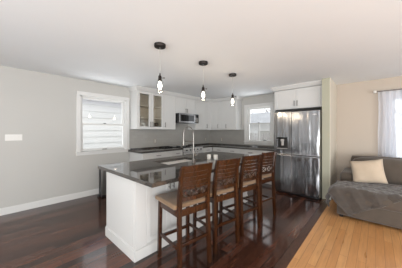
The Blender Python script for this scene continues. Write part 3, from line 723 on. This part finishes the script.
# ------------------------------------------------------------------ bar stools
def make_stool():
    t = thing('bar_stool', '', 'stool', group='brown wooden bar stools along the island')
    W = .185; D = .19; w_ = .036
    # local: front faces -X, back at +X; y is width
    def post(s, kind):
        b = new_bm()
        if kind == 'rear':
            pts = [(.215, 0), (.20, .30), (.19, .62), (.195, .75), (.215, .92), (.245, 1.05)]
            r = []
            for x, z in pts:
                hw = .017; hd = .020 if z < .8 else .015
                r.append([b.verts.new((x+dx*hd, s*(W-.012*z)+dy*hw, z)) for dx, dy in ((-1, -1), (1, -1), (1, 1), (-1, 1))])
            for a, c in zip(r, r[1:]):
                for k in range(4): b.faces.new((a[k], a[(k+1) % 4], c[(k+1) % 4], c[k]))
            b.faces.new(r[0][::-1]); b.faces.new(r[-1])
        else:
            add_bar(b, (-.195, s*(W+.004), 0), (-.18, s*(W-.002), .62), .038, .036, side=(1, 0, 0))
        return b
    for s in (-1, 1): obj('leg', post(s, 'rear'), M['stool'], t)
    for s in (-1, 1): obj('leg', post(s, 'front'), M['stool'], t)
    b = new_bm()
    add_box(b, -.19, -.17, -W+.018, W-.018, .555, .62, bev=.002); add_box(b, .175, .195, -W+.018, W-.018, .555, .62, bev=.002)
    for s in (-1, 1): add_box(b, -.165, .175, s*W-.011, s*W+.011, .555, .62, bev=.002)
    obj('apron', b, M['stool'], t)
    b = new_bm(); add_box(b, -.245, .172, -.222, .222, .62, .668, bev=.022, seg=4)
    for v in b.verts:
        if v.co.z > .65: v.co.z += .012*(1-(v.co.x/.24)**2)*(1-(v.co.y/.24)**2)
    obj('seat', b, M['seat'], t, smooth='all')
    # curved back rails
    def rail(z0, z1, th=.018, crest=0):
        b = new_bm(); n = 12; rr = []
        for k in range(n+1):
            y = -W+.012+(2*W-.024)*k/n; u = y/W; bow = .028*(1-u*u)
            def xz(z):
                pts = [(.62, .19), (.75, .195), (.92, .215), (1.07, .25)]
                for (a, xa), (c_, xc_) in zip(pts, pts[1:]):
                    if z <= c_ or c_ == 1.07: return xa+(xc_-xa)*(z-a)/(c_-a)
            ct = crest*(1-u*u)
            rr.append([b.verts.new((xz(z)+bow+dx*th/2, y, z+(ct if top else 0))) for dx, z, top in ((-1, z0, 0), (1, z0, 0), (1, z1, 1), (-1, z1, 1))])
        for a, c in zip(rr, rr[1:]):
            for k in range(4): b.faces.new((a[k], a[(k+1) % 4], c[(k+1) % 4], c[k]))
        b.faces.new(rr[0][::-1]); b.faces.new(rr[-1]); return b
    obj('crest_rail', rail(.985, 1.045, crest=.008), M['stool'], t)
    for z0, z1 in ((.938, .981), (.893, .934), (.848, .889)): obj('back_slat', rail(z0, z1, .014), M['stool'], t)
    obj('lower_rail', rail(.822, .842, .016), M['stool'], t); obj('lower_rail', rail(.705, .745, .018), M['stool'], t)
    # carved fretwork of crossed bars between the two lower rails
    b = new_bm()
    def P(y, z): u = y/W; return Vector((.1965+(z-.75)*.1+.028*(1-u*u), y, z))
    za, zb_ = .742, .824; cells = [(-.172, -.075), (-.05, .05), (.075, .172)]
    for y0, y1 in cells:
        for (ya, a), (yb, c_) in (((y0, za), (y1, zb_)), ((y0, zb_), (y1, za))):
            add_tube(b, [P(ya+(yb-ya)*k/4, a+(c_-a)*k/4) for k in range(5)], .0068, 6)
        ym, zm = (y0+y1)/2, (za+zb_)/2
    for y in (-.0625, .0625): add_tube(b, [P(y, za-.002), P(y, (za+zb_)/2), P(y, zb_+.002)], .008, 6)
    obj('fretwork', b, M['stool'], t, smooth='all')
    for s in (-1, 1):
        b = new_bm(); add_bar(b, (-.185, s*W, .255), (.20, s*W, .255), .022, .030, side=(0, 1, 0)); obj('stretcher', b, M['stool'], t)
    b = new_bm(); add_bar(b, (-.188, -W, .22), (-.188, W, .22), .026, .032, side=(1, 0, 0)); obj('stretcher', b, M['stool'], t)
    b = new_bm(); add_bar(b, (.203, -W, .29), (.203, W, .29), .022, .030, side=(1, 0, 0)); obj('stretcher', b, M['stool'], t)
    return t
stool = make_stool()
spots = [(-1.53, 1.383, -8, 'brown bar stool with tan seat nearest the camera, at the near corner of the island'),
         (-1.505, 1.90, -11, 'brown bar stool with tan seat second along the island from the camera'),
         (-1.47, 2.42, -11, 'brown bar stool with tan seat third along the island from the camera'),
         (-1.47, 2.98, -10, 'brown bar stool with tan seat farthest from the camera, nearest the refrigerator')]
for i, (x, y, a, lab) in enumerate(spots):
    o = stool if i == 0 else copy_tree(stool)
    o.location = (x, y, 0); o.rotation_euler = (0, 0, math.radians(a)); o['label'] = lab

# ------------------------------------------------------------------ pendant lamps
def make_pendant():
    t = thing('pendant_lamp', '', 'pendant lamp', group='pendant lamps over the island')
    b = new_bm(); add_lathe(b, [(0, H), (.071, H), (.071, H-.026), (.066, H-.034), (0, H-.034)], seg=32); obj('canopy', b, M['bronze'], t, smooth=True)
    obj('cord', add_cyl(new_bm(), (0, 0, 2.085), (0, 0, H-.032), .0028, seg=8), M['slot'], t)
    b = new_bm(); add_lathe(b, [(0, 2.095), (.007, 2.095), (.008, 2.07), (.018, 2.062), (.021, 2.05), (.021, 2.018), (.025, 2.015), (.025, 2.003), (.017, 1.998), (0, 1.998)], seg=24)
    s = obj('socket', b, M['bronze'], t, smooth=True)
    b = new_bm(); add_cyl(b, (.02, .008, 2.035), (.042, .03, 2.035), .0035, seg=8); add_cyl(b, (.040, .028, 2.035), (.047, .035, 2.035), .008, seg=10); obj('switch_key', b, M['bronze'], s, smooth=True)
    b = new_bm(); add_lathe(b, [(.022, 2.008), (.036, 2.0), (.043, 1.985), (.044, 1.86)], seg=32); obj('glass_shade', b, M['jar'], t, smooth=True)
    b = new_bm(); add_lathe(b, [(0, 1.998), (.012, 1.996), (.014, 1.98), (.023, 1.962), (.028, 1.94), (.024, 1.915), (.012, 1.898), (0, 1.893)], seg=20); obj('bulb', b, M['bulb'], t, smooth='all')
    return t
pend = make_pendant()
for i, (x, y) in enumerate(((-1.975, 1.39), (-1.98, 2.20), (-1.99, 3.04))):
    o = pend if i == 0 else copy_tree(pend); o.location = (x, y, 0)
    o['label'] = ['glass pendant lamp with glowing bulb hanging nearest the camera', 'glass pendant lamp with glowing bulb in the middle of the three', 'glass pendant lamp with glowing bulb hanging farthest from the camera'][i]
    l = bpy.data.lights.new('bulb_light', 'POINT'); l.energy = 1.2; l.color = (1, .82, .6); l.shadow_soft_size = .03
    lo = bpy.data.objects.new('bulb_light', l); col.objects.link(lo); lo.parent = o; lo.location = (0, 0, 1.87)

# ------------------------------------------------------------------ wall plates
sp = thing('switch_plate', 'white four-gang switch plate on the left wall', 'light switch', (XL, .215, 1.27))
obj('plate', bx(0, .006, -.105, .105, -.052, .052, bev=.002), M['plate'], sp)
for k in range(4): obj('rocker', bx(.006, .010, -.082+k*.046, -.056+k*.046, -.03, .03, bev=.0015), M['plate'], sp)
def outlet(loc, face, label):
    t = thing('outlet', label, 'outlet', loc, group='outlets on the backsplash')
    def q(a0, a1, d0, d1, z0, z1, bev=0): return bx(d0, d1, a0, a1, z0, z1, bev=bev) if face == 'x' else bx(a0, a1, -d1, -d0, z0, z1, bev=bev)
    obj('plate', q(-.038, .038, 0, .006, -.06, .06, .002), M['tan'], t)
    for z in (-.024, .024): obj('receptacle', q(-.017, .017, .006, .009, z-.015, z+.015, .002), M['plate'], t)
outlet((XL+.01, 3.0, 1.11), 'x', 'outlet on the tiled left wall under the glass-door cabinet')
outlet((XL+.01, 5.12, 1.09), 'x', 'outlet on the left wall close to the corner, right of the range')
outlet((-3.95, YB-.01, 1.09), 'y', 'outlet on the back wall between the corner and the window')

# ------------------------------------------------------------------ trash bin by the left wall
tb = thing('trash_bin', 'slim grey step bin standing by the left wall beyond the island', 'bin', (-4.265, 1.67, 0), 0)
b = new_bm(); add_box(b, -.07, .075, -.17, .17, .03, .60, bev=.012, seg=3); obj('body', b, M['bin'], tb, smooth=True)
b = new_bm(); add_box(b, -.062, .062, -.178, -.168, .04, .59, bev=.003); obj('front_shade', b, M['black'], tb, label='bin front with shade put into its colour')  # dark sheet stands in for the shade on the bin's front face
b = new_bm(); add_box(b, -.075, .08, -.178, .175, .60, .65, bev=.012, seg=3); obj('lid', b, M['black'], tb, smooth=True)
b = new_bm(); add_box(b, -.073, .078, -.172, .172, 0, .04, bev=.006); obj('base', b, M['black'], tb)
b = new_bm(); add_box(b, -.04, .04, -.22, -.165, .012, .028, bev=.005); obj('pedal', b, M['black'], tb)

# ------------------------------------------------------------------ sofa with chaise
def soft(x0, x1, y0, y1, z0, z1, bev=.05, puff=.02, seed=0, cuts=6):
    """cushion: bevelled block with gently puffed faces"""
    rnd = random.Random(seed); b = new_bm(); r = bmesh.ops.create_cube(b, size=1)
    bmesh.ops.subdivide_edges(b, edges=b.edges[:], cuts=cuts, use_grid_fill=True)
    hx, hy, hz = (x1-x0)/2, (y1-y0)/2, (z1-z0)/2
    for v in b.verts:
        u = Vector(v.co)*2
        p = Vector((u.x*hx, u.y*hy, u.z*hz))
        q = Vector([max(-h+bev, min(h-bev, c_)) for c_, h in zip(p, (hx, hy, hz))])
        d = p-q
        if d.length > 1e-6: p = q+d.normalized()*bev
        ax = max(range(3), key=lambda i: abs(u[i])); o = [i for i in range(3) if i != ax]
        f = (1-u[o[0]]**2)*(1-u[o[1]]**2); s = 1 if u[ax] > 0 else -1
        p[ax] += s*puff*f + rnd.uniform(-.002, .002)
        v.co = p+Vector(((x0+x1)/2, (y0+y1)/2, (z0+z1)/2))
    return b
sf = thing('sofa', 'taupe fabric sofa with a chaise against the beige wall', 'sofa', (0, 0, 0))
SX0, CX1, SX1 = -.47, .56, 2.35
SB = 5.22
obj('base', soft(SX0, CX1, 3.72, SB-.05, .04, .30, bev=.03, puff=.0), M['sofa'], sf, smooth='all')
obj('base', soft(CX1, SX1, 4.30, SB-.05, .04, .30, bev=.03, puff=.0), M['sofa'], sf, smooth='all')
obj('seat_cushion', soft(SX0+.005, CX1-.003, 3.70, 4.95, .255, .455, bev=.05, puff=.012, seed=1), M['sofa'], sf, smooth='all')
obj('seat_cushion', soft(CX1+.003, 1.35, 4.28, 4.95, .255, .455, bev=.05, puff=.015, seed=2), M['sofa'], sf, smooth='all')
obj('seat_cushion', soft(1.356, 2.12, 4.28, 4.95, .255, .455, bev=.05, puff=.015, seed=3), M['sofa'], sf, smooth='all')
obj('arm', soft(SX0-.035, SX0+.20, 4.40, SB-.03, .25, .605, bev=.05, puff=.004, seed=4), M['sofa'], sf, smooth='all')
obj('arm', soft(2.12, 2.36, 4.28, SB-.03, .05, .655, bev=.07, puff=.01, seed=5), M['sofa'], sf, smooth='all')
obj('backrest', soft(SX0+.08, SX1, 5.02, SB, .25, .88, bev=.07, puff=.0, seed=6), M['sofa'], sf, smooth='all')
for i, (x0, x1) in enumerate(((SX0+.14, CX1), (CX1+.005, 1.35), (1.355, 2.12))):
    o = obj('back_cushion', soft(x0, x1, -.17, .15, 0, .42, bev=.09, puff=.03, seed=8+i), M['sofa'], sf, smooth='all')
    o.location = (0, 4.78, .44); o.rotation_euler = (math.radians(-10), 0, 0)
for x, y in ((SX0+.06, 3.80), (CX1-.06, 3.80), (SX0+.06, 5.15), (2.25, 4.4), (2.25, 5.15)):
    obj('leg', add_box(new_bm(), x-.025, x+.025, y-.025, y+.025, 0, .05, bev=.003), M['bronze'], sf)
# pillow
def pillow():
    b = new_bm(); n = 16; w2 = .228; g = {}
    for s in (1, -1):
        for i in range(n+1):
            for j in range(n+1):
                u, v = -1+2*i/n, -1+2*j/n
                if s == -1 and (i in (0, n) or j in (0, n)): g[s, i, j] = g[1, i, j]; continue
                pin = 1-.07*(1-u*u)*(abs(v)) ; pin2 = 1-.07*(1-v*v)*abs(u)
                t = .085*((1-u**4)*(1-v**4))**.6+.003*math.sin(7*u+3*v)
                g[s, i, j] = b.verts.new((u*w2*pin2, s*t, v*w2*.9*pin))
        for i in range(n):
            for j in range(n):
                b.faces.new((g[s, i, j], g[s, i+1, j], g[s, i+1, j+1], g[s, i, j+1]) if s == -1 else (g[s, i, j+1], g[s, i+1, j+1], g[s, i+1, j], g[s, i, j]))
    return b
o = obj('throw_pillow', pillow(), M['pillow'], smooth='all'); o.location = (-.105, 4.33, .682)
o.rotation_euler = (math.radians(-20), math.radians(-11), math.radians(-4))
tag(o, 'square cream throw pillow leaning on the taupe sofa', 'pillow')
# throw blanket draped over the chaise
def over(t, r=.05):
    if t <= 0: return t, 0
    if t < r*PI/2: return r*math.sin(t/r), r*(1-math.cos(t/r))
    return r, r+t-r*PI/2
def blanket():
    b = new_bm(); n = 54
    A, B, Cc, D = Vector((-.30, 3.315)), Vector((.62, 3.93)), Vector((.40, 4.42)), Vector((-.97, 4.02))
    xe, ye, top = SX0+.02, 3.745, .483; g = []
    for i in range(n+1):
        row = []
        for j in range(n+1):
            s, t = i/n, j/n
            P = (A*(1-s)+B*s)*(1-t)+(D*(1-s)+Cc*s)*t
            P = P+Vector((math.sin(t*9)*.012*(1-abs(2*s-1)), math.sin(s*11)*.012))
            hx_, dx = over(xe-P.x, .13); hy_, dy = over(ye-P.y)
            x = xe-hx_; y = ye-hy_; z = top-dx-dy
            if P.x < xe and P.y < ye: z = top-math.hypot(dx, dy)*1.05
            fold = .010*math.sin(P.x*26+P.y*9)+.008*math.sin(P.y*31-P.x*13+1)+.004*math.sin(P.x*70+P.y*40)
            if dx > .02: x -= fold*1.3*min(1, dx*8)+dx*.12
            if dy > .02: y -= .014+fold*1.2
            if dx < .02 and dy < .02: z += abs(fold)*1.2+.006
            row.append(b.verts.new((x, y, max(z, .02))))
        g.append(row)
    for i in range(n):
        for j in range(n): b.faces.new((g[i][j], g[i+1][j], g[i+1][j+1], g[i][j+1]))
    hem = [g[k][0] for k in range(n+1)]+[g[n][k] for k in range(1, n+1)]+[g[k][n] for k in range(n-1, -1, -1)]+[g[0][k] for k in range(n-1, 0, -1)]
    pts = [v.co.copy() for v in hem]
    h = new_bm(); add_tube(h, pts+[pts[0]], .008, 6)
    return b, h
bl, hm = blanket()
o = obj('throw_blanket', bl, M['throw'], smooth='all')
obj('hem', hm, M['throw'], o, smooth='all')
sm = o.modifiers.new('thick', 'SOLIDIFY'); sm.thickness = .008; sm.offset = 1
tag(o, 'grey woven throw blanket draped over the end of the chaise', 'blanket')

# ------------------------------------------------------------------ curtain
cr = thing('curtain_rod', 'thin curtain rod with a pale finial above the beige-wall window', 'curtain rod', (0, 0, 0))
obj('rod', add_cyl(new_bm(), (.0, 5.28, 2.185), (1.5, 5.28, 2.185), .009, seg=12), M['nickel'], cr, smooth=True)
for x in (-.012, 1.512): 
    b = new_bm(); add_lathe(b, [(0, -.03), (.02, -.024), (.03, 0), (.02, .024), (0, .03)], (x, 5.28, 2.185), 16); obj('finial', b, M['plate'], cr, smooth='all')
for x in (.06, 1.44):
    b = new_bm(); add_cyl(b, (x, 5.28, 2.185), (x, YB, 2.185), .007); add_cyl(b, (x, YB-.006, 2.185), (x, YB, 2.185), .022); obj('bracket', b, M['nickel'], cr, smooth=True)
def curtain(x0, x1, z0, z1, waves, label, ph=0):
    b = new_bm(); nx, nz = 160, 14; g = []
    for i in range(nx+1):
        row = []
        for j in range(nz+1):
            s = i/nx; z = z0+(z1-z0)*j/nz; am = .028 if j < nz else .018
            y = 5.30+am*math.sin(s*waves*2*PI+ph+.3*math.sin(j*.5))+.008*math.sin(s*waves*5.3+j*.4)
            x = x0+(x1-x0)*s+.006*math.sin(j*.7+s*9)
            row.append(b.verts.new((x, min(y, YB-.02), z)))
        g.append(row)
    for i in range(nx):
        for j in range(nz): b.faces.new((g[i][j], g[i+1][j], g[i+1][j+1], g[i][j+1]))
    return tag(obj('curtain', b, M['curtain'], smooth='all'), label, 'curtain', 'sheer white curtains')
curtain(.035, .60, .30, 2.20, 6, 'sheer white curtain panel at the left of the beige-wall window')
curtain(1.0, 1.48, .30, 2.20, 8, 'sheer white curtain panel at the right of the beige-wall window', 1)
